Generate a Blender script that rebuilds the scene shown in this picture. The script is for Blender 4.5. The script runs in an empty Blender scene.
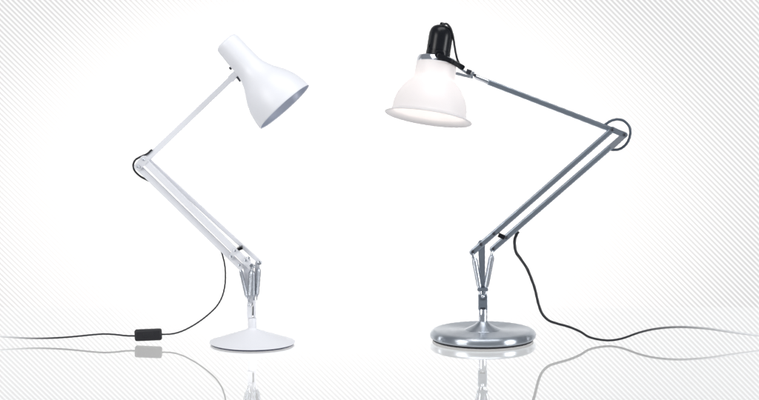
import bpy, bmesh, math
from mathutils import Vector, Matrix

S = bpy.context.scene
COL = S.collection

# ------------------------------------------------------------------ camera
CAM = Vector((0, -6.0, 1.11))
PITCH = math.atan2(0.834, 6.0)
cd = bpy.data.cameras.new('camera')
cam = bpy.data.objects.new('camera', cd)
COL.objects.link(cam)
cam.location = CAM
cam.rotation_euler = (math.pi / 2 - PITCH, 0, 0)
cd.sensor_width = 36
DIST = math.hypot(6.0, 0.834)
cd.lens = 36 * DIST / (759 * 0.002)
cd.clip_start = 0.05
cd.clip_end = 100
S.camera = cam

# ------------------------------------------------------------------ world and lamps
w = bpy.data.worlds.new('World')
S.world = w
w.use_nodes = True
bg = w.node_tree.nodes['Background']
bg.inputs[0].default_value = (0.87, 0.92, 1.0, 1)
bg.inputs[1].default_value = 0.30


def area(name, loc, target, sx, sy, power, color=(1, 1, 1)):
    l = bpy.data.lights.new(name, 'AREA')
    l.shape = 'RECTANGLE'
    l.size, l.size_y, l.energy, l.color = sx, sy, power, color
    o = bpy.data.objects.new(name, l)
    COL.objects.link(o)
    o.location = loc
    o.rotation_euler = (Vector(target) - Vector(loc)).to_track_quat('-Z', 'Y').to_euler()
    return o


area('fill_light', (-2.4, -2.2, 1.6), (0, 0, 0.35), 1.4, 1.6, 50, (1.0, 0.99, 0.97))  # unseen soft lights, added to brighten the two lamps
area('fill_light', (2.6, -1.5, 0.55), (0, 0, 0.35), 1.0, 1.7, 44, (0.97, 0.99, 1.0))
area('fill_light', (0.2, -0.6, 2.4), (0, 0, 0.2), 2.0, 1.0, 23, (1, 1, 1))

area('backdrop_wash', (-2.3, 0.9, 0.6), (-1.25, 3.0, -0.1), 0.5, 2.2, 37)  # unseen lights beside the frame, added to brighten the backdrop's sides
area('backdrop_wash', (2.3, 0.9, 0.6), (1.25, 3.0, 0.12), 0.5, 2.2, 35)

sp = bpy.data.lights.new('backdrop_spot', 'SPOT')  # unseen spot, added to overexpose the stripes in the middle
sp.energy = 300
sp.color = (1.0, 0.975, 0.94)
sp.spot_size = math.radians(44)
sp.spot_blend = 1.0
sp.shadow_soft_size = 0.12
spo = bpy.data.objects.new('backdrop_spot', sp)
COL.objects.link(spo)
spo.location = (-0.12, 0.7, 1.05)
spo.rotation_euler = (Vector((-0.12, 3.0, -0.12)) - Vector(spo.location)).to_track_quat('-Z', 'Y').to_euler()
spo.scale = (1.3, 0.82, 1)

S.view_settings.view_transform = 'Standard'
S.view_settings.look = 'None'
S.view_settings.exposure = 0.0
S.view_settings.gamma = 1.0
S.render.engine = 'CYCLES'
S.cycles.max_bounces = 12
S.cycles.transparent_max_bounces = 16

# ------------------------------------------------------------------ photo pixels -> points
RX = Vector((1, 0, 0))
FW = Vector((0, math.cos(PITCH), -math.sin(PITCH)))
UP = Vector((0, math.sin(PITCH), math.cos(PITCH)))


def ray(px, py):
    return (FW * DIST + RX * ((px - 379.5) * .002) - UP * ((py - 200) * .002)).normalized()


def P(px, py, Y=0.0):
    """the point of the plane y = Y that stands at this place of the photo"""
    d = ray(px, py)
    return CAM + d * ((Y - CAM.y) / d.y)


def G(px, py):
    d = ray(px, py)
    return CAM + d * (-CAM.z / d.z)


def unit(Y):
    return 0.002 * (Y + 6.0) / 6.0


# ------------------------------------------------------------------ materials
def mat(name, color, rough=0.5, metal=0.0, **kw):
    m = bpy.data.materials.new(name)
    m.use_nodes = True
    b = m.node_tree.nodes['Principled BSDF']
    b.inputs['Base Color'].default_value = (*color, 1)
    b.inputs['Roughness'].default_value = rough
    b.inputs['Metallic'].default_value = metal
    for k, v in kw.items():
        b.inputs[k.replace('_', ' ')].default_value = v
    return m


def N(m, t, **kw):
    n = m.node_tree.nodes.new(t)
    for k, v in kw.items():
        setattr(n, k, v)
    return n


def L(m, a, b):
    m.node_tree.links.new(a, b)


def noise_rough(m, lo, hi, scale, bump=0.0, stretch=None):
    """slightly uneven gloss (and bump) so the finish is not perfectly uniform"""
    b = m.node_tree.nodes['Principled BSDF']
    tc = N(m, 'ShaderNodeTexCoord')
    nz = N(m, 'ShaderNodeTexNoise')
    nz.inputs['Scale'].default_value = scale
    nz.inputs['Detail'].default_value = 4
    if stretch:
        mp = N(m, 'ShaderNodeMapping')
        mp.inputs['Scale'].default_value = stretch
        L(m, tc.outputs['Object'], mp.inputs[0])
        L(m, mp.outputs[0], nz.inputs['Vector'])
    else:
        L(m, tc.outputs['Object'], nz.inputs['Vector'])
    mr = N(m, 'ShaderNodeMapRange')
    mr.inputs['To Min'].default_value = lo
    mr.inputs['To Max'].default_value = hi
    L(m, nz.outputs['Fac'], mr.inputs['Value'])
    L(m, mr.outputs[0], b.inputs['Roughness'])
    if bump:
        bp = N(m, 'ShaderNodeBump')
        bp.inputs['Strength'].default_value = bump
        bp.inputs['Distance'].default_value = 0.0005
        L(m, nz.outputs['Fac'], bp.inputs['Height'])
        L(m, bp.outputs[0], b.inputs['Normal'])
    return m


WHITE = noise_rough(mat('white_enamel', (0.855, 0.86, 0.90), 0.4), 0.34, 0.46, 60)
INNER = noise_rough(mat('shade_lining', (0.66, 0.69, 0.78), 0.4, 0.75), 0.34, 0.40, 20)
STEEL = noise_rough(mat('brushed_steel', (0.40, 0.45, 0.515), 0.35, 1.0), 0.22, 0.42, 60, 0.5, (1.5, 18, 18))
DISC = noise_rough(mat('turned_steel', (0.52, 0.56, 0.61), 0.4, 1.0), 0.27, 0.38, 90)
CHROME = mat('chrome', (0.74, 0.77, 0.82), 0.12, 1.0)
SPRING = mat('spring_steel', (0.66, 0.69, 0.74), 0.18, 1.0)
BLACK = noise_rough(mat('black_enamel', (0.006, 0.007, 0.010), 0.25, Specular_IOR_Level=0.3), 0.2, 0.3, 60)
DARK = mat('dark_screw', (0.06, 0.065, 0.08), 0.35, 0.6)
RUBBER = mat('black_rubber', (0.018, 0.018, 0.024), 0.7)
FELT = mat('blue_grey_felt', (0.035, 0.04, 0.085), 0.8)
PLASTIC = noise_rough(mat('black_plastic', (0.012, 0.012, 0.016), 0.5), 0.42, 0.6, 300, 0.3)
SLATE = mat('slate_cable', (0.07, 0.09, 0.12), 0.35)
CABLE = mat('black_cable', (0.014, 0.015, 0.02), 0.45)

# turned disc: brushed round its own axis
b = DISC.node_tree.nodes['Principled BSDF']
tg = N(DISC, 'ShaderNodeTangent', direction_type='RADIAL', axis='Z')
L(DISC, tg.outputs[0], b.inputs['Tangent'])
b.inputs['Anisotropic'].default_value = 0.88
b.inputs['Anisotropic Rotation'].default_value = 0.25


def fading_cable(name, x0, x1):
    """black cord, its fade to white near the frame edge painted into the colour; x0 black, x1 pale (world metres)"""
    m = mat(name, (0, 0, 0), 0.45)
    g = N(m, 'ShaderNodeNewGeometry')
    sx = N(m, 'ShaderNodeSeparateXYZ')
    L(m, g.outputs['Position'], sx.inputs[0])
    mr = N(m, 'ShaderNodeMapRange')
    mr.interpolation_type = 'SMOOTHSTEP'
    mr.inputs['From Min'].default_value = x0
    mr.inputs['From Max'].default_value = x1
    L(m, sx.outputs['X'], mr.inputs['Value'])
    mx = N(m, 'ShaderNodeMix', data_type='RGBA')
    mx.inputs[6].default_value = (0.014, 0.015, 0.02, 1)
    mx.inputs[7].default_value = (0.82, 0.82, 0.83, 1)  # painted fade to white, not the cord's own colour
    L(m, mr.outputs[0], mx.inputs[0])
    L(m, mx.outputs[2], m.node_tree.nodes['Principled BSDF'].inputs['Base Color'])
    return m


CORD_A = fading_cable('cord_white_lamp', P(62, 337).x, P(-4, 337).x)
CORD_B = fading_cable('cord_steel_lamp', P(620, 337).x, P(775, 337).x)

# opal glass: lets the bulb's light through
OPAL = bpy.data.materials.new('opal_glass')
OPAL.use_nodes = True
nt = OPAL.node_tree
pb = nt.nodes['Principled BSDF']
pb.inputs['Base Color'].default_value = (0.90, 0.885, 0.89, 1)
pb.inputs['Roughness'].default_value = 0.35
tr = nt.nodes.new('ShaderNodeBsdfTranslucent')
tr.inputs[0].default_value = (0.95, 0.915, 0.91, 1)
mx = nt.nodes.new('ShaderNodeMixShader')
mx.inputs[0].default_value = 0.35
nt.links.new(pb.outputs[0], mx.inputs[1])
nt.links.new(tr.outputs[0], mx.inputs[2])
nt.links.new(mx.outputs[0], nt.nodes['Material Output'].inputs[0])

BULB = bpy.data.materials.new('lit_bulb')
BULB.use_nodes = True
e = BULB.node_tree.nodes['Principled BSDF']
e.inputs['Emission Color'].default_value = (1, 0.93, 0.86, 1)
e.inputs['Emission Strength'].default_value = 5.5

# striped backdrop paper: fine 45 degree grey lines printed on white
PAPER = mat('striped_paper', (0.8, 0.8, 0.8), 0.85)
b = PAPER.node_tree.nodes['Principled BSDF']
b.inputs['Specular IOR Level'].default_value = 0.15
uv = N(PAPER, 'ShaderNodeUVMap')
sx = N(PAPER, 'ShaderNodeSeparateXYZ')
L(PAPER, uv.outputs[0], sx.inputs[0])
# the slant turns over above BAND_TOP (unseen band, added for the glass to mirror); below BAND_LOW the sheet is plain
BAND_TOP = P(379.5, -3, 3.0).z
BAND_LOW = -BAND_TOP
TABLE_BACK = 9 / (BAND_TOP / 1.11 + 1) - 6      # back edge of the glass


def pmath(op, a, b=None):
    n = N(PAPER, 'ShaderNodeMath', operation=op)
    for i, v in enumerate((a, b)):
        if v is None:
            continue
        if isinstance(v, (int, float)):
            n.inputs[i].default_value = v
        else:
            L(PAPER, v, n.inputs[i])
    return n.outputs[0]


upper = pmath('GREATER_THAN', sx.outputs['Y'], BAND_TOP)
lower = pmath('LESS_THAN', sx.outputs['Y'], BAND_LOW)
sgn = pmath('SUBTRACT', 1.0, pmath('MULTIPLY', upper, 2.0))
phase = pmath('ADD', sx.outputs['X'], pmath('MULTIPLY', sgn, sx.outputs['Y']))
PERIOD = 5.3 * 0.003
ml = N(PAPER, 'ShaderNodeMath', operation='MULTIPLY')
ml.inputs[1].default_value = 2 * math.pi / PERIOD
L(PAPER, phase, ml.inputs[0])
sn = N(PAPER, 'ShaderNodeMath', operation='SINE')
L(PAPER, ml.outputs[0], sn.inputs[0])
mr = N(PAPER, 'ShaderNodeMapRange')
mr.interpolation_type = 'SMOOTHSTEP'
mr.inputs['From Min'].default_value = -0.9
mr.inputs['From Max'].default_value = 0.5
L(PAPER, sn.outputs[0], mr.inputs['Value'])
cm = N(PAPER, 'ShaderNodeMix', data_type='RGBA')
cm.inputs[6].default_value = (0.86, 0.858, 0.851, 1)
cg = N(PAPER, 'ShaderNodeMix', data_type='RGBA')
cg.inputs[6].default_value = (0.612, 0.599, 0.594, 1)
cg.inputs[7].default_value = (0.556, 0.544, 0.539, 1)
L(PAPER, upper, cg.inputs[0])
L(PAPER, cg.outputs[2], cm.inputs[7])
L(PAPER, pmath('MULTIPLY', mr.outputs[0], pmath('SUBTRACT', 1.0, lower)), cm.inputs[0])
L(PAPER, cm.outputs[2], b.inputs['Base Color'])

# clear glass table top: reflects more the flatter it is looked at
GLASS = bpy.data.materials.new('clear_glass')
GLASS.use_nodes = True
nt = GLASS.node_tree
nt.nodes.remove(nt.nodes['Principled BSDF'])
lw = nt.nodes.new('ShaderNodeLayerWeight')
lw.inputs[0].default_value = 0.5
pw = nt.nodes.new('ShaderNodeMath'); pw.operation = 'POWER'; pw.inputs[1].default_value = 2.2
mu = nt.nodes.new('ShaderNodeMath'); mu.operation = 'MULTIPLY_ADD'
mu.inputs[1].default_value = 0.92
mu.inputs[2].default_value = 0.08
nt.links.new(lw.outputs['Facing'], pw.inputs[0])
nt.links.new(pw.outputs[0], mu.inputs[0])
tp = nt.nodes.new('ShaderNodeBsdfTransparent')
gl = nt.nodes.new('ShaderNodeBsdfGlossy')
gl.inputs['Roughness'].default_value = 0.015
gl.inputs['Color'].default_value = (1, 1, 1, 1)
ms = nt.nodes.new('ShaderNodeMixShader')
nt.links.new(mu.outputs[0], ms.inputs[0])
nt.links.new(tp.outputs[0], ms.inputs[1])
nt.links.new(gl.outputs[0], ms.inputs[2])
nt.links.new(ms.outputs[0], nt.nodes['Material Output'].inputs[0])


# ------------------------------------------------------------------ mesh helpers
def link(name, bm, m, parent=None, smooth=40, bevel=0.0, along=None, seg=2):
    me = bpy.data.meshes.new(name)
    bmesh.ops.recalc_face_normals(bm, faces=bm.faces)
    bm.to_mesh(me)
    bm.free()
    me.materials.append(m)
    o = bpy.data.objects.new(name, me)
    COL.objects.link(o)
    if bevel:
        md = o.modifiers.new('bevel', 'BEVEL')
        md.width = bevel
        md.segments = seg
        md.limit_method = 'ANGLE'
        md.angle_limit = math.radians(40)
    for p in me.polygons:
        p.use_smooth = True
    me.set_sharp_from_angle(angle=math.radians(smooth))
    if parent:
        # meshes are written in world space: keep them where they are and give
        # each the origin of its own bounding box centre
        c = sum((v.co for v in me.vertices), Vector()) / max(1, len(me.vertices))
        if name in ('base',):
            c = ORIGIN.copy()
        me.transform(Matrix.Translation(-c))
        o.parent = parent
        pl = Vector()
        q = parent
        while q:
            pl += q.location
            q = q.parent
        o.location = c - pl
        if along:   # own x axis runs along the bar, so its brushed grain does too
            q = (along[1] - along[0]).to_track_quat('X', 'Z')
            me.transform(q.to_matrix().to_4x4().inverted())
            o.rotation_euler = q.to_euler()
    return o


ORIGIN = Vector()


def frame(d):
    d = d.normalized()
    a = Vector((0, 1, 0)) if abs(d.y) < 0.9 else Vector((1, 0, 0))
    s = d.cross(a).normalized()
    return d, s, d.cross(s).normalized()


def add_bar(bm, a, b_, wd, dp, w2=None, round_ends=False):
    """flat or square bar from a to b, wd wide across, dp deep (along y)"""
    d = (b_ - a)
    ln = d.length
    d.normalize()
    y = Vector((0, 1, 0))
    y = (y - d * y.dot(d)).normalized()
    s = y.cross(d).normalized()
    w2 = wd if w2 is None else w2
    out = []
    if round_ends:
        for cen, r, sg in ((a, wd / 2, -1), (b_, w2 / 2, 1)):
            for k in range(9):
                t = math.pi * k / 8 - math.pi / 2
                out.append(cen + s * (math.sin(t) * r * sg) * -1 * -1 + d * (math.cos(t) * r * sg))
    else:
        out = [a - s * wd / 2, a + s * wd / 2, b_ + s * w2 / 2, b_ - s * w2 / 2]
    if round_ends:
        # order: start cap runs +s..-s, end cap runs -s..+s
        cap1 = [a + s * (math.cos(math.pi * k / 8) * wd / 2) - d * (math.sin(math.pi * k / 8) * wd / 2) for k in range(9)]
        cap2 = [b_ - s * (math.cos(math.pi * k / 8) * w2 / 2) + d * (math.sin(math.pi * k / 8) * w2 / 2) for k in range(9)]
        out = cap1 + cap2
    f = [bm.verts.new(p - y * dp / 2) for p in out]
    r = [bm.verts.new(p + y * dp / 2) for p in out]
    n = len(out)
    bm.faces.new(f)
    bm.faces.new(list(reversed(r)))
    for i in range(n):
        j = (i + 1) % n
        bm.faces.new((f[i], r[i], r[j], f[j]))


def add_cyl(bm, a, b_, r, r2=None, n=24, capr=0.0):
    r2 = r if r2 is None else r2
    add_lathe(bm, a, b_ - a, [(0, 0), (0, r), ((b_ - a).length, r2), ((b_ - a).length, 0)], n)


def add_lathe(bm, o, axis, prof, n=64, ref=None):
    """prof: (distance along axis, radius)"""
    d, s, t = frame(axis)
    rings = []
    for z, r in prof:
        c = o + d * z
        if r <= 1e-7:
            rings.append([bm.verts.new(c)])
        else:
            rings.append([bm.verts.new(c + s * (r * math.cos(2 * math.pi * k / n)) + t * (r * math.sin(2 * math.pi * k / n))) for k in range(n)])
    for A, B in zip(rings, rings[1:]):
        if len(A) == 1 and len(B) == 1:
            continue
        for k in range(n):
            j = (k + 1) % n
            if len(A) == 1:
                bm.faces.new((A[0], B[k], B[j]))
            elif len(B) == 1:
                bm.faces.new((A[k], B[0], A[j]))
            else:
                bm.faces.new((A[k], B[k], B[j], A[j]))


def smooth_path(pts, sub=8):
    out = []
    n = len(pts)
    for i in range(n - 1):
        p0 = pts[max(i - 1, 0)]; p1 = pts[i]; p2 = pts[i + 1]; p3 = pts[min(i + 2, n - 1)]
        for k in range(sub):
            t = k / sub
            out.append(0.5 * ((2 * p1) + (p2 - p0) * t + (2 * p0 - 5 * p1 + 4 * p2 - p3) * t * t + (3 * p1 - p0 - 3 * p2 + p3) * t ** 3))
    out.append(pts[-1].copy())
    return out


def add_tube(bm, pts, r, n=12, r2=None):
    r2 = r if r2 is None else r2
    prev = None
    rings = []
    for i, p in enumerate(pts):
        d = (pts[min(i + 1, len(pts) - 1)] - pts[max(i - 1, 0)]).normalized()
        if prev is None:
            _, s, _ = frame(d)
        else:
            s = (prev - d * prev.dot(d)).normalized()
        prev = s
        t = d.cross(s)
        rr = r + (r2 - r) * i / (len(pts) - 1)
        rings.append([bm.verts.new(p + s * (rr * math.cos(2 * math.pi * k / n)) + t * (rr * math.sin(2 * math.pi * k / n))) for k in range(n)])
    for A, B in zip(rings, rings[1:]):
        for k in range(n):
            j = (k + 1) % n
            bm.faces.new((A[k], B[k], B[j], A[j]))
    bm.faces.new(list(reversed(rings[0])))
    bm.faces.new(rings[-1])


def spline_prof(pts, sub=5):
    v = [Vector((a, b_, 0)) for a, b_ in pts]
    return [(p.x, max(p.y, 0)) for p in smooth_path(v, sub)]


def spring_bm(a, b_, r, wire, turns):
    """tight tension spring: tapered coil between two hook ends"""
    bm = bmesh.new()
    d, s, t = frame(b_ - a)
    ln = (b_ - a).length
    h = 0.11 * ln
    pts = []
    steps = turns * 12
    for k in range(steps + 1):
        u = k / steps
        ang = 2 * math.pi * turns * u
        rr = r * min(1.0, 0.35 + 6.0 * min(u, 1 - u)) * (1 - 0.16 * u)
        pts.append(a + d * (h + (ln - 2 * h) * u) + s * (rr * math.cos(ang)) + t * (rr * math.sin(ang)))
    add_tube(bm, pts, wire, 6)
    add_tube(bm, [a, a + d * h * 1.3], wire * 1.3, 8)
    add_tube(bm, [b_ - d * h * 1.3, b_], wire * 1.3, 8)
    return bm


def screw(at, r, m, parent, depth=0.003, name='screw'):
    """domed screw head that faces the front, with a dark slot socket"""
    bm = bmesh.new()
    add_lathe(bm, at, Vector((0, -1, 0)), [(-0.001, r), (depth * .5, r), (depth * .85, r * .8), (depth, r * .4), (depth * .7, r * .34), (depth * .7, 0)], 20)
    return link(name, bm, m, parent)


def empty(name, loc, label, cat):
    o = bpy.data.objects.new(name, None)
    COL.objects.link(o)
    o.location = loc
    o.empty_display_size = 0.1
    o['label'] = label
    o['category'] = cat
    return o


def tip(px, py, Y, axd, tilt):
    """origin and axis of a lathed head: image direction axd, tipped to the camera by tilt"""
    o = P(px, py, Y)
    d = ray(px, py)
    a = RX * axd[0] - UP * axd[1]
    a = (a - d * a.dot(d)).normalized()
    return o, (a * math.cos(tilt) - d * math.sin(tilt)).normalized(), d


# ------------------------------------------------------------------ the setting
WALL_Y = 3.0
bm = bmesh.new()
uvl = bm.loops.layers.uv.new('UVMap')
prof = []
prof.append((WALL_Y, 4.0)); prof.append((WALL_Y, -1.2))
for k in range(1, 13):
    t = k / 12 * math.pi / 2
    prof.append((WALL_Y - 0.8 + 0.8 * math.cos(t), -1.2 - 0.8 * math.sin(t)))
prof.append((-8.0, -2.0))
s = 0
arc = [4.0]
for p, q in zip(prof, prof[1:]):
    arc.append(arc[-1] - math.hypot(p[0] - q[0], p[1] - q[1]))
cols = [[(bm.verts.new((x, y, z)), x, a) for (y, z), a in zip(prof, arc)] for x in (-7.0, 7.0)]
for i in range(len(prof) - 1):
    q = [cols[0][i], cols[0][i + 1], cols[1][i + 1], cols[1][i]]
    f = bm.faces.new([v[0] for v in q])
    for lp, v in zip(f.loops, q):
        lp[uvl].uv = (v[1], v[2])
o = link('backdrop', bm, PAPER, smooth=60)
o['kind'] = 'structure'

bm = bmesh.new()
vs = [bm.verts.new(p) for p in ((-2.6, -1.7, 0), (2.6, -1.7, 0), (2.6, TABLE_BACK, 0), (-2.6, TABLE_BACK, 0))]
bm.faces.new(vs)
o = link('table_top', bm, GLASS)
o['kind'] = 'structure'

# ================================================================== WHITE LAMP (left)
gA = G(252.3, 344.1)
YA = gA.y
U = unit(YA)
ORIGIN = gA.copy()
A = empty('desk_lamp', gA, 'white desk lamp with flared metal shade, jointed arm and round sloping base', 'desk lamp')
Z = Vector((0, 0, 1))

bm = bmesh.new()
add_lathe(bm, gA, Z, [(z * U, r * U) for z, r in ((1.5, 0), (1.5, 42.2), (1.7, 42.9), (2.1, 43.2), (2.6, 43.0), (3.2, 40.6), (6.2, 32), (9.6, 22), (12.6, 13), (14.6, 7.6), (15.4, 5.6), (16.2, 4.6), (17.2, 4.4), (17.2, 0))], 128)
base = link('base', bm, WHITE, A, 50)
bm = bmesh.new()
add_lathe(bm, gA, Z, [(z * U, r * U) for z, r in ((0.05, 0), (0.05, 41.0), (0.3, 41.6), (1.49, 42.0), (1.49, 0))], 128)
link('felt_pad', bm, FELT, base)
bm = bmesh.new()
add_lathe(bm, gA + Z * 17.2 * U, Z, [(0, 0), (0, 4.35 * U), (9.0 * U, 4.35 * U), (9.6 * U, 3.9 * U), (9.6 * U, 0)], 48)
link('stem', bm, WHITE, A)

# swivel bracket above the stem: two cheeks with a slot between them
bm = bmesh.new()
add_bar(bm, P(249.6, 317.5, YA), P(249.4, 303, YA), 5.2 * U, 0.016, 4.6 * U)
add_bar(bm, P(254.6, 317.2, YA + .004), P(254.4, 300.5, YA + .004), 2.4 * U, 0.014)
br = link('swivel_bracket', bm, WHITE, A, bevel=0.0006)
screw(P(249.2, 305.2, YA - .0085), 1.5 * U, CHROME, br)
bm = bmesh.new()
add_bar(bm, P(253.0, 315, YA + .002), P(253.0, 306, YA + .002), 1.0 * U, 0.012)
link('slot', bm, DARK, br)
# white spine between the springs
bm = bmesh.new()
add_bar(bm, P(246.5, 261, YA + .010), P(250.5, 304, YA + .010), 8.5 * U, 0.003, 5.0 * U, True)
add_bar(bm, P(257, 262, YA + .016), P(253.5, 303, YA + .016), 3.5 * U, 0.003, 3.0 * U, True)
link('spine_plate', bm, WHITE, A)

for (x0, y0, x1, y1, dy, r) in ((239.6, 265, 247.8, 302, .002, 2.2), (251.4, 266, 248.9, 302, -.012, 2.5), (252.8, 267, 253.6, 301, .006, 2.2), (259.2, 263.5, 256.6, 300.5, .010, 2.6)):
    sp_ = link('spring', spring_bm(P(x0, y0, YA + dy), P(x1, y1, YA + dy), r * U * .88, .0008, 34), SPRING, A)
    bm = bmesh.new()
    add_lathe(bm, P(x0, y0 - .3, YA + dy - .005), Vector((0, 1, 0)), [(0, 0), (0, 2.0 * U), (.010, 2.0 * U), (.010, 0)], 20)
    link('spring_pin', bm, SPRING, sp_, bevel=.0004)

# three bars of the lower arm
for (x0, y0, x1, y1, dy, wd, dp) in ((138.2, 166.8, 240.6, 266.6, .0, 6.2, .010), (144.4, 160.9, 250.6, 266.4, -.006, 6.2, .010), (146.6, 158.2, 260.2, 262.6, .012, 4.2, .008)):
    bm = bmesh.new()
    add_bar(bm, P(x0, y0, YA + dy), P(x1, y1, YA + dy), wd * U, dp, round_ends=True)
    link('lower_arm_bar', bm, WHITE, A, bevel=0.0007)
# link plates and screws at the foot of the arm
bm = bmesh.new()
add_bar(bm, P(231, 257.2, YA - .008), P(235.2, 250.2, YA - .013), 4.6 * U, .002, round_ends=True)
lp = link('link_plate', bm, WHITE, A)
for x, y in ((230.8, 256.6), (234.8, 250.6), (239.4, 265.2), (245.4, 260.4), (248.6, 257.8), (251.0, 265.4), (259.0, 262.0)):
    screw(P(x, y, YA - .0125), 1.35 * U, CHROME if (x > 250) else SPRING, A)
bm = bmesh.new()
add_bar(bm, P(237.4, 249.2, YA), P(242.6, 247.2, YA), 3.0 * U, .02)
link('arm_clip', bm, BLACK, A, bevel=.0006)

# upper arm with its elbow end
bm = bmesh.new()
add_bar(bm, P(138.6, 167.0, YA + .011), P(232.4, 77.2, YA + .011), 6.0 * U, .011, 5.4 * U)
ua = link('upper_arm', bm, WHITE, A, bevel=.0008)
bm = bmesh.new()
add_bar(bm, P(138, 166.6, YA - .0075), P(144.0, 159.6, YA - .0125), 8.0 * U, .002, round_ends=True)
ep = link('elbow_plate', bm, WHITE, A)
for x, y in ((143.5, 159.4), (138, 166.6)):
    screw(P(x, y, YA - .0125), 1.5 * U, SPRING, ep)
bm = bmesh.new()
add_tube(bm, smooth_path([P(x, y, YA + .004) for x, y in ((152, 149.6), (150.3, 150.9), (147, 153.9), (140.8, 156.6), (135.4, 159.9), (133.2, 165), (134.6, 170.6), (139.9, 176), (146.2, 179.6), (149, 181))]), 1.05 * U, 10)
link('elbow_cable', bm, CABLE, A)

# shade
hO, hA, hD = tip(227.3, 43, YA, (0.669, 0.743), math.radians(8.5))
k = U / math.cos(math.radians(8.5))
outer = spline_prof([(-2.2, 10.6), (-1.0, 12.1), (1.2, 12.7), (8, 13.1), (18, 13.5), (27, 13.7), (35, 14.7), (42, 17.0), (49, 20.6), (56, 24.9), (63, 28.2), (70, 30.5), (77, 31.9), (84.6, 32.6)], 4)
bm = bmesh.new()
inn = [(z, max(r - 0.9, 0)) for z, r in outer if z > 30]
pr = [(-2.6, 0), (-2.6, 9.8)] + outer + [(85.0, 32.4), (84.9, 31.9), (84.0, 31.6)]
add_lathe(bm, hO, hA, [(z * k, r * U) for z, r in pr], 96)
shade = link('lamp_shade', bm, WHITE, A, 50)
bm = bmesh.new()
add_lathe(bm, hO, hA, [(z * k, r * U) for z, r in ([(84.2, 31.6)] + [(z, r) for z, r in reversed(inn) if z < 84] + [(30, 0)])], 96)
link('shade_lining', bm, INNER, shade, 50)
# socket and bulb inside
bm = bmesh.new()
add_lathe(bm, hO + hA * 30.2 * k, hA, [(0, 0), (0, 7 * U), (14 * U, 7 * U), (15 * U, 6 * U), (15 * U, 0)], 32)
link('bulb_socket', bm, WHITE, shade)
bm = bmesh.new()
add_lathe(bm, hO + hA * 45.4 * k, hA, [(z * U, r * U) for z, r in spline_prof([(0, 5), (5, 6), (11, 11), (17, 13), (23, 11.5), (28, 6), (29.5, 0)], 3)], 32)
link('bulb', bm, WHITE, shade)
# joint between arm and shade
bm = bmesh.new()
add_bar(bm, P(231.4, 78.2, YA + .010), P(238.0, 71.6, YA + .010), 7.4 * U, .010, 6.0 * U, True)
j = link('shade_joint', bm, WHITE, A, bevel=.0006)
bm = bmesh.new()
add_cyl(bm, P(229.6, 67.0, YA + .006), P(231.4, 69.4, YA + .006), 1.35 * U)
link('joint_screw', bm, DARK, j)
bm = bmesh.new()
add_cyl(bm, P(237.0, 76.6, YA + .004), P(240.6, 81.2, YA + .004), 1.3 * U)
link('joint_screw', bm, DARK, j)

# cord with its switch
YC = G(200, 343.4).y
cpts = [(219.5, 248.5, YA + .004), (221.4, 252, YA + .004), (224.2, 262, YA + .004), (225.4, 273, YA + .002), (224.8, 286, YC), (221.8, 297.5, YC), (216.4, 306.6, YC), (209, 314, YC), (200.4, 320.8, YC), (191, 326.8, YC), (181, 331.6, YC), (171, 334.1, YC), (160, 334.4, YC)]
bm = bmesh.new()
add_tube(bm, smooth_path([P(*c) for c in cpts]), .82 * U, 10)
lc = [(136, 336.0), (126, 335.8), (115, 334.6), (104, 334.1), (92, 334.9), (81, 336), (68, 337.2), (55, 338), (42, 338.4), (29, 338.3), (14, 337.5), (0, 336.5), (-20, 335.4), (-60, 337), (-120, 341), (-240, 342.6)]
add_tube(bm, smooth_path([P(x, y, YC) for x, y in lc]), .88 * U, 10)
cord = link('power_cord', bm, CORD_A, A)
bm = bmesh.new()
a, b_ = P(134.6, 335.4, YC), P(162.0, 334.3, YC)
mid = (a + b_) / 2
ex = (b_ - a).normalized(); ez = Vector((0, 0, 1)); ez = (ez - ex * ez.dot(ex)).normalized(); ey = ez.cross(ex)
bmesh.ops.create_cube(bm, size=1)
for v in bm.verts:
    c = v.co.copy()
    v.co = mid + ex * (c.x * 27.4 * U) + ey * (c.y * .016) + ez * (c.z * 11.6 * U)
sw = link('inline_switch', bm, PLASTIC, cord)
md = sw.modifiers.new('bevel', 'BEVEL'); md.width = .0042; md.segments = 5
bm = bmesh.new()
bmesh.ops.create_cube(bm, size=1)
for v in bm.verts:
    c = v.co.copy()
    v.co = mid - Vector((0, .0078, 0)) + ex * (c.x * 10 * U) + ey * (c.y * .002) + ez * (c.z * 5 * U)
rk = link('switch_rocker', bm, PLASTIC, cord, bevel=.0006)

# ================================================================== STEEL LAMP (right)
gB = G(482.9, 340.1)
YB = gB.y
U = unit(YB)
ORIGIN = gB.copy()
B = empty('desk_lamp', gB, 'brushed steel desk lamp with frosted glass shade, black bulb cap and heavy disc base', 'desk lamp')

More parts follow.
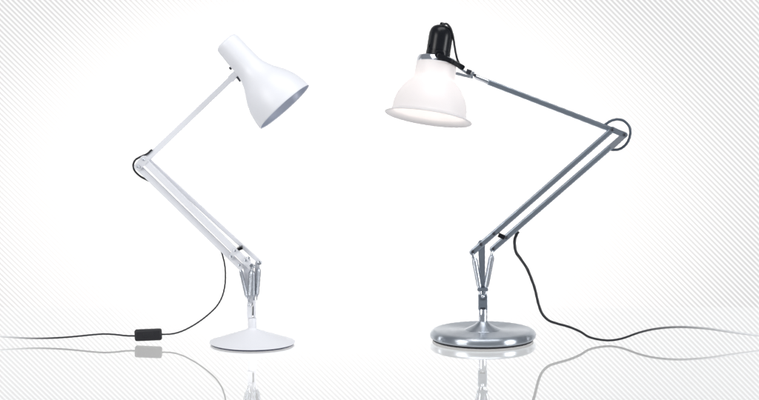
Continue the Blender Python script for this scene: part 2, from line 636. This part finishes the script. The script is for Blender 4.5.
bm = bmesh.new()
add_lathe(bm, gB, Z, [(z * U, r * U) for z, r in [(2.2, 0), (2.2, 51.2)] + spline_prof([(2.5, 52.0), (3.6, 53.0), (5.4, 53.4), (7.4, 53.1), (9.2, 52.0), (10.3, 50.2), (10.85, 48.0), (11.0, 45.5)], 4) + [(11.0, 42), (11.0, 30), (11.0, 18.2), (11.0, 18.0)]
              + spline_prof([(11.3, 17.7), (12.0, 16.2), (13.7, 12.6), (15.6, 9.0), (17.6, 6.4), (19.4, 4.9)], 3) + [(19.4, 0)]], 160)
base = link('base', bm, DISC, B, 30)
bm = bmesh.new()
add_lathe(bm, gB, Z, [(z * U, r * U) for z, r in ((0.05, 0), (0.05, 50.0), (0.4, 50.5), (2.19, 50.9), (2.19, 0))], 128)
link('rubber_ring', bm, RUBBER, base)
bm = bmesh.new()
add_lathe(bm, gB + Z * 19.4 * U, Z, [(0, 0), (0, 4.4 * U), (12.2 * U, 4.4 * U), (12.8 * U, 3.9 * U), (12.8 * U, 0)], 48)
link('stem', bm, CHROME, B)

# clevis on the stem
bm = bmesh.new()
add_bar(bm, P(482.8, 309.5, YB), P(482.8, 296.2, YB), 9.2 * U, .014, 9.2 * U)
add_lathe(bm, P(482.8, 296.4, YB - .007), Vector((0, 1, 0)), [(0, 0), (0, 4.6 * U), (.014, 4.6 * U), (.014, 0)], 32)
cl = link('clevis', bm, STEEL, B, bevel=.0006)
bm = bmesh.new()
add_bar(bm, P(480.4, 308.4, YB - .0068), P(485.2, 308.4, YB - .0068), 1.6 * U, .003)
link('slot', bm, DARK, cl)
screw(P(482.8, 296.4, YB - .007), 1.7 * U, CHROME, cl)

# spine
bm = bmesh.new()
add_bar(bm, P(481.4, 243.5, YB + .004), P(482.9, 294, YB + .004), 7.2 * U, .004, 4.6 * U, True)
link('spine_plate', bm, STEEL, B)
for (x0, y0, x1, y1, dy, r) in ((473.2, 252.5, 480.6, 293.5, -.004, 3.0), (493.0, 249.5, 485.0, 293.5, -.004, 3.0)):
    sp_ = link('spring', spring_bm(P(x0, y0, YB + dy), P(x1, y1, YB + dy), r * U * .92, .0009, 62), SPRING, B)
    bm = bmesh.new()
    add_lathe(bm, P(x0, y0 + 2.2, YB + dy), P(x1, y1, YB + dy) - P(x0, y0, YB + dy), [(0, 0), (0, 1.7 * U), (2.6 * U, 2.3 * U), (3.6 * U, 2.3 * U), (3.6 * U, 0)], 20)
    link('spring_end', bm, CHROME, sp_, bevel=.0003)
    bm = bmesh.new()
    add_lathe(bm, P(x1, y1, YB + dy), P(x0, y0, YB + dy) - P(x1, y1, YB + dy), [(-1 * U, 0), (-1 * U, 1.7 * U), (3.6 * U, 1.9 * U), (3.6 * U, 0)], 20)
    link('spring_end', bm, CHROME, sp_, bevel=.0003)
bm = bmesh.new()
add_bar(bm, P(478.9, 289.4, YB - .006), P(486.6, 289.4, YB - .006), 3.4 * U, .008, round_ends=True)
link('spring_anchor', bm, STEEL, B)

# lower arm: two square bars
for (x0, y0, x1, y1, dy, wd) in ((472.3, 252.4, 612.6, 129.3, 0, 6.0), (492.6, 249.2, 624.6, 134.6, 0, 6.0)):
    bm = bmesh.new()
    add_bar(bm, P(x0, y0, YB + dy), P(x1, y1, YB + dy), wd * U, .010, 5.4 * U, round_ends=True)
    lb = link('lower_arm_bar', bm, STEEL, B, bevel=.0026, seg=4, along=(P(x0, y0, YB), P(x1, y1, YB)))
for x, y in ((472.9, 251.6), (481.0, 244.2), (493.9, 233.6), (506.3, 237.4), (493.3, 248.6)):
    screw(P(x, y, YB - .006), 1.7 * U, DARK, B)
# lighter fork on the upper end of the right bar
bm = bmesh.new()
add_bar(bm, P(612.8, 145.4, YB - .0062), P(624.2, 135.2, YB - .0062), 6.2 * U, .002, 5.6 * U, True)
link('elbow_fork', bm, CHROME, B)
bm = bmesh.new()
add_bar(bm, P(498.4, 234.6, YB - .004), P(504.6, 237.6, YB - .004), 4.4 * U, .008)
link('arm_clip', bm, BLACK, B, bevel=.0006)

# upper arm: square bar with a narrower rod to the head
bm = bmesh.new()
add_bar(bm, P(487.4, 81.6, YB + .009), P(625.2, 134.9, YB + .009), 5.6 * U, .010, 5.4 * U)
ua = link('upper_arm', bm, STEEL, B, bevel=.0026, seg=4, along=(P(487.4, 81.6, YB), P(625.2, 134.9, YB)))
bm = bmesh.new()
add_lathe(bm, P(474.4, 76.2, YB + .009), P(487.8, 81.8, YB + .009) - P(474.4, 76.2, YB + .009), [(0, 0), (0, 1.6 * U), (2 * U, 2.5 * U), (15 * U, 2.5 * U), (15 * U, 0)], 24)
link('arm_end_rod', bm, CHROME, B)
bm = bmesh.new()
add_bar(bm, P(611.6, 129.2, YB - .0064), P(625, 134.9, YB - .0064), 5.4 * U, .002, round_ends=True)
ep = link('elbow_plate', bm, STEEL, B)
for x, y in ((612.4, 129.4), (624.4, 134.6)):
    screw(P(x, y, YB - .0074), 1.7 * U, DARK, ep)
bm = bmesh.new()
add_tube(bm, smooth_path([P(x, y, YB + .016) for x, y in ((602, 126.5), (606, 124), (611, 120.8), (617.5, 119.3), (624, 121), (629, 126.2), (630.4, 132.2), (628.8, 139.6), (625, 145.4), (619.6, 149), (613.6, 149.8), (609, 149))]), 1.35 * U, 12)
link('elbow_cable', bm, SLATE, B)

# head
YH = YB
hO, hA, hD = tip(437.0, 61.0, YH, (-0.151, 0.989), math.radians(10.7))
k = U / math.cos(math.radians(10.7))
# perpendicular across the head, image right
hR = (RX - hA * RX.dot(hA)).normalized()
bm = bmesh.new()
out = spline_prof([(2, 19.8), (8, 20.3), (14, 20.5), (17.6, 20.8), (20.2, 22.4), (22.6, 25.0), (26, 28.0), (30, 30.9), (35, 33.7), (40, 35.6), (45, 36.7), (50, 37.2), (53, 37.7), (54.6, 39.4), (55.6, 42.2), (56.2, 43.6)], 4)
inn = [(z, r - 1.1) for z, r in out if z < 53.5]
pr = out + [(56.8, 43.8), (57.3, 43.2), (56.8, 41.0), (55.6, 38.4)] + list(reversed(inn))
add_lathe(bm, hO, hA, [(z * k, r * U) for z, r in pr], 96)
gs = link('glass_shade', bm, OPAL, B, 60)
bm = bmesh.new()
add_lathe(bm, hO, hA, [(z * k, r * U) for z, r in ((-3.2, 0), (-3.2, 18.2), (-2.8, 19.2), (-2.2, 19.6), (2.6, 20.4), (3.0, 20.0), (3.0, 0))], 96)
link('collar', bm, CHROME, B)
bm = bmesh.new()
add_lathe(bm, hO, hA, [(z * k, r * U) for z, r in [(-38.6, 0), (-38.6, 2.2), (-38.0, 2.8), (-36.6, 2.9), (-36.2, 3.6)] + spline_prof([(-35.8, 4.6), (-34.4, 8.0), (-31.6, 10.6), (-27, 11.9), (-20, 12.1), (-10, 12.1)], 4) + [(-9.6, 12.1), (-9.4, 11.7), (-8.8, 11.7), (-8.6, 12.3), (-4.6, 12.4), (-4.2, 13.0), (-3.3, 13.0), (-3.3, 0)]], 64)
cap = link('bulb_cap', bm, BLACK, B, 50)
# thumb screw with its boss on the side of the cap
kn = P(439.6, 54.6, YH) - hD * .036
bm = bmesh.new()
add_lathe(bm, kn + hD * .014, -hD, [(z * U, r * U) for z, r in ((0, 0), (0, 3.4), (4.5, 3.4), (4.6, 4.8), (7.6, 4.8), (8.2, 4.3), (8.2, 2.6), (7.6, 2.3), (7.6, 0))], 32)
link('thumb_screw', bm, BLACK, cap)
bm = bmesh.new()
add_lathe(bm, P(429.4, 45.2, YH - .004), Vector((-1, -.3, -.1)), [(0, 0), (0, 1.9 * U), (1.6 * U, 1.9 * U), (1.6 * U, 0)], 16)
link('cap_button', bm, BLACK, cap)
# black yoke strip from the screw to the joint, bent round the collar
bm = bmesh.new()
a, b1, c1 = P(439.6, 55.6, YH - .047), P(452, 61.6, YH - .038), P(462.4, 67.2, YH - .006)
add_bar(bm, a, b1, 5.0 * U, .004, 4.8 * U, True)
add_bar(bm, b1, c1, 4.6 * U, .0045, 5.2 * U, True)
link('yoke', bm, BLACK, B, bevel=.0005)
# chrome joint: two cheeks, block and pin
bm = bmesh.new()
add_bar(bm, P(458.5, 67.4, YH - .002), P(470.5, 75.2, YH), 2.0 * U, .004, 2.6 * U, True)
add_bar(bm, P(457.0, 73.4, YH + .006), P(472.0, 77.4, YH + .006), 3.0 * U, .004, 2.4 * U, True)
hj = link('head_joint', bm, CHROME, B)
bm = bmesh.new()
add_bar(bm, P(469.6, 69.6, YH), P(468.0, 74.0, YH), 5.2 * U, .012, 4.8 * U)
link('joint_block', bm, DARK, hj, bevel=.001)
bm = bmesh.new()
add_bar(bm, P(473.6, 71.4, YH + .004), P(470.8, 78.0, YH + .004), 3.0 * U, .012, 3.0 * U)
link('joint_block', bm, CHROME, hj, bevel=.0008)
bm = bmesh.new()
add_lathe(bm, P(474.8, 75.0, YH - .004), Vector((0, -1, 0)), [(0, 0), (0, 1.5 * U), (.004, 1.5 * U), (.005, 1 * U), (.005, 0)], 20)
link('joint_screw', bm, DARK, hj)
bm = bmesh.new()
add_tube(bm, smooth_path([P(x, y, YH + d) for x, y, d in ((442.6, 24.6, 0), (446.6, 23.8, .002), (450.6, 28.4, .004), (453.2, 37, .006), (454.6, 46, .006), (456.2, 55, .006), (458.4, 62, .004), (461.4, 66.4, .002))]), 1.15 * U, 12)
link('head_cable', bm, CABLE, B)
# lit bulb inside the opal shade
bm = bmesh.new()
add_lathe(bm, hO + hA * 3.2 * k, hA, [(0, 0), (0, 8 * U), (11 * U, 8 * U), (11 * U, 0)], 32)
link('bulb_socket', bm, CHROME, gs)
bm = bmesh.new()
add_lathe(bm, hO + hA * 22 * k, hA, [(z * U, r * U) for z, r in spline_prof([(0, 6), (4, 7), (10, 12), (16, 13.5), (22, 11.5), (26, 6), (27.4, 0)], 3)], 32)
link('bulb', bm, BULB, gs)

# cord
YC = G(600, 343.4).y
cp = [(518.4, 231.4, YB + .008), (516.6, 234.4, YB + .008), (514.6, 241, YB + .008), (515.8, 251.5, YB + .004), (520.4, 258.6, YB), (527, 268.6, YC), (531.6, 279.5, YC), (535, 289.4, YC), (538.6, 304.5, YC), (542.4, 314, YC), (548.6, 320.4, YC), (557, 323.6, YC), (568.8, 326.9, YC), (580, 331.6, YC), (588.5, 336.8, YC), (598, 339.4, YC), (609, 340.5, YC), (619, 339.3, YC), (627, 337, YC), (638, 333, YC), (651, 329.7, YC), (666, 327.7, YC), (681, 327.1, YC), (695, 327.7, YC), (710, 329, YC), (730, 331.9, YC), (745, 333.9, YC), (759, 335.6, YC), (790, 338.6, YC), (850, 342, YC), (980, 342.6, YC)]
path = smooth_path([P(*c) for c in cp])
bm = bmesh.new()
nn = len(path) * 17 // 31
add_tube(bm, path[:nn + 1], 1.65 * U, 12, 1.1 * U)
add_tube(bm, path[nn:], 1.1 * U, 12)
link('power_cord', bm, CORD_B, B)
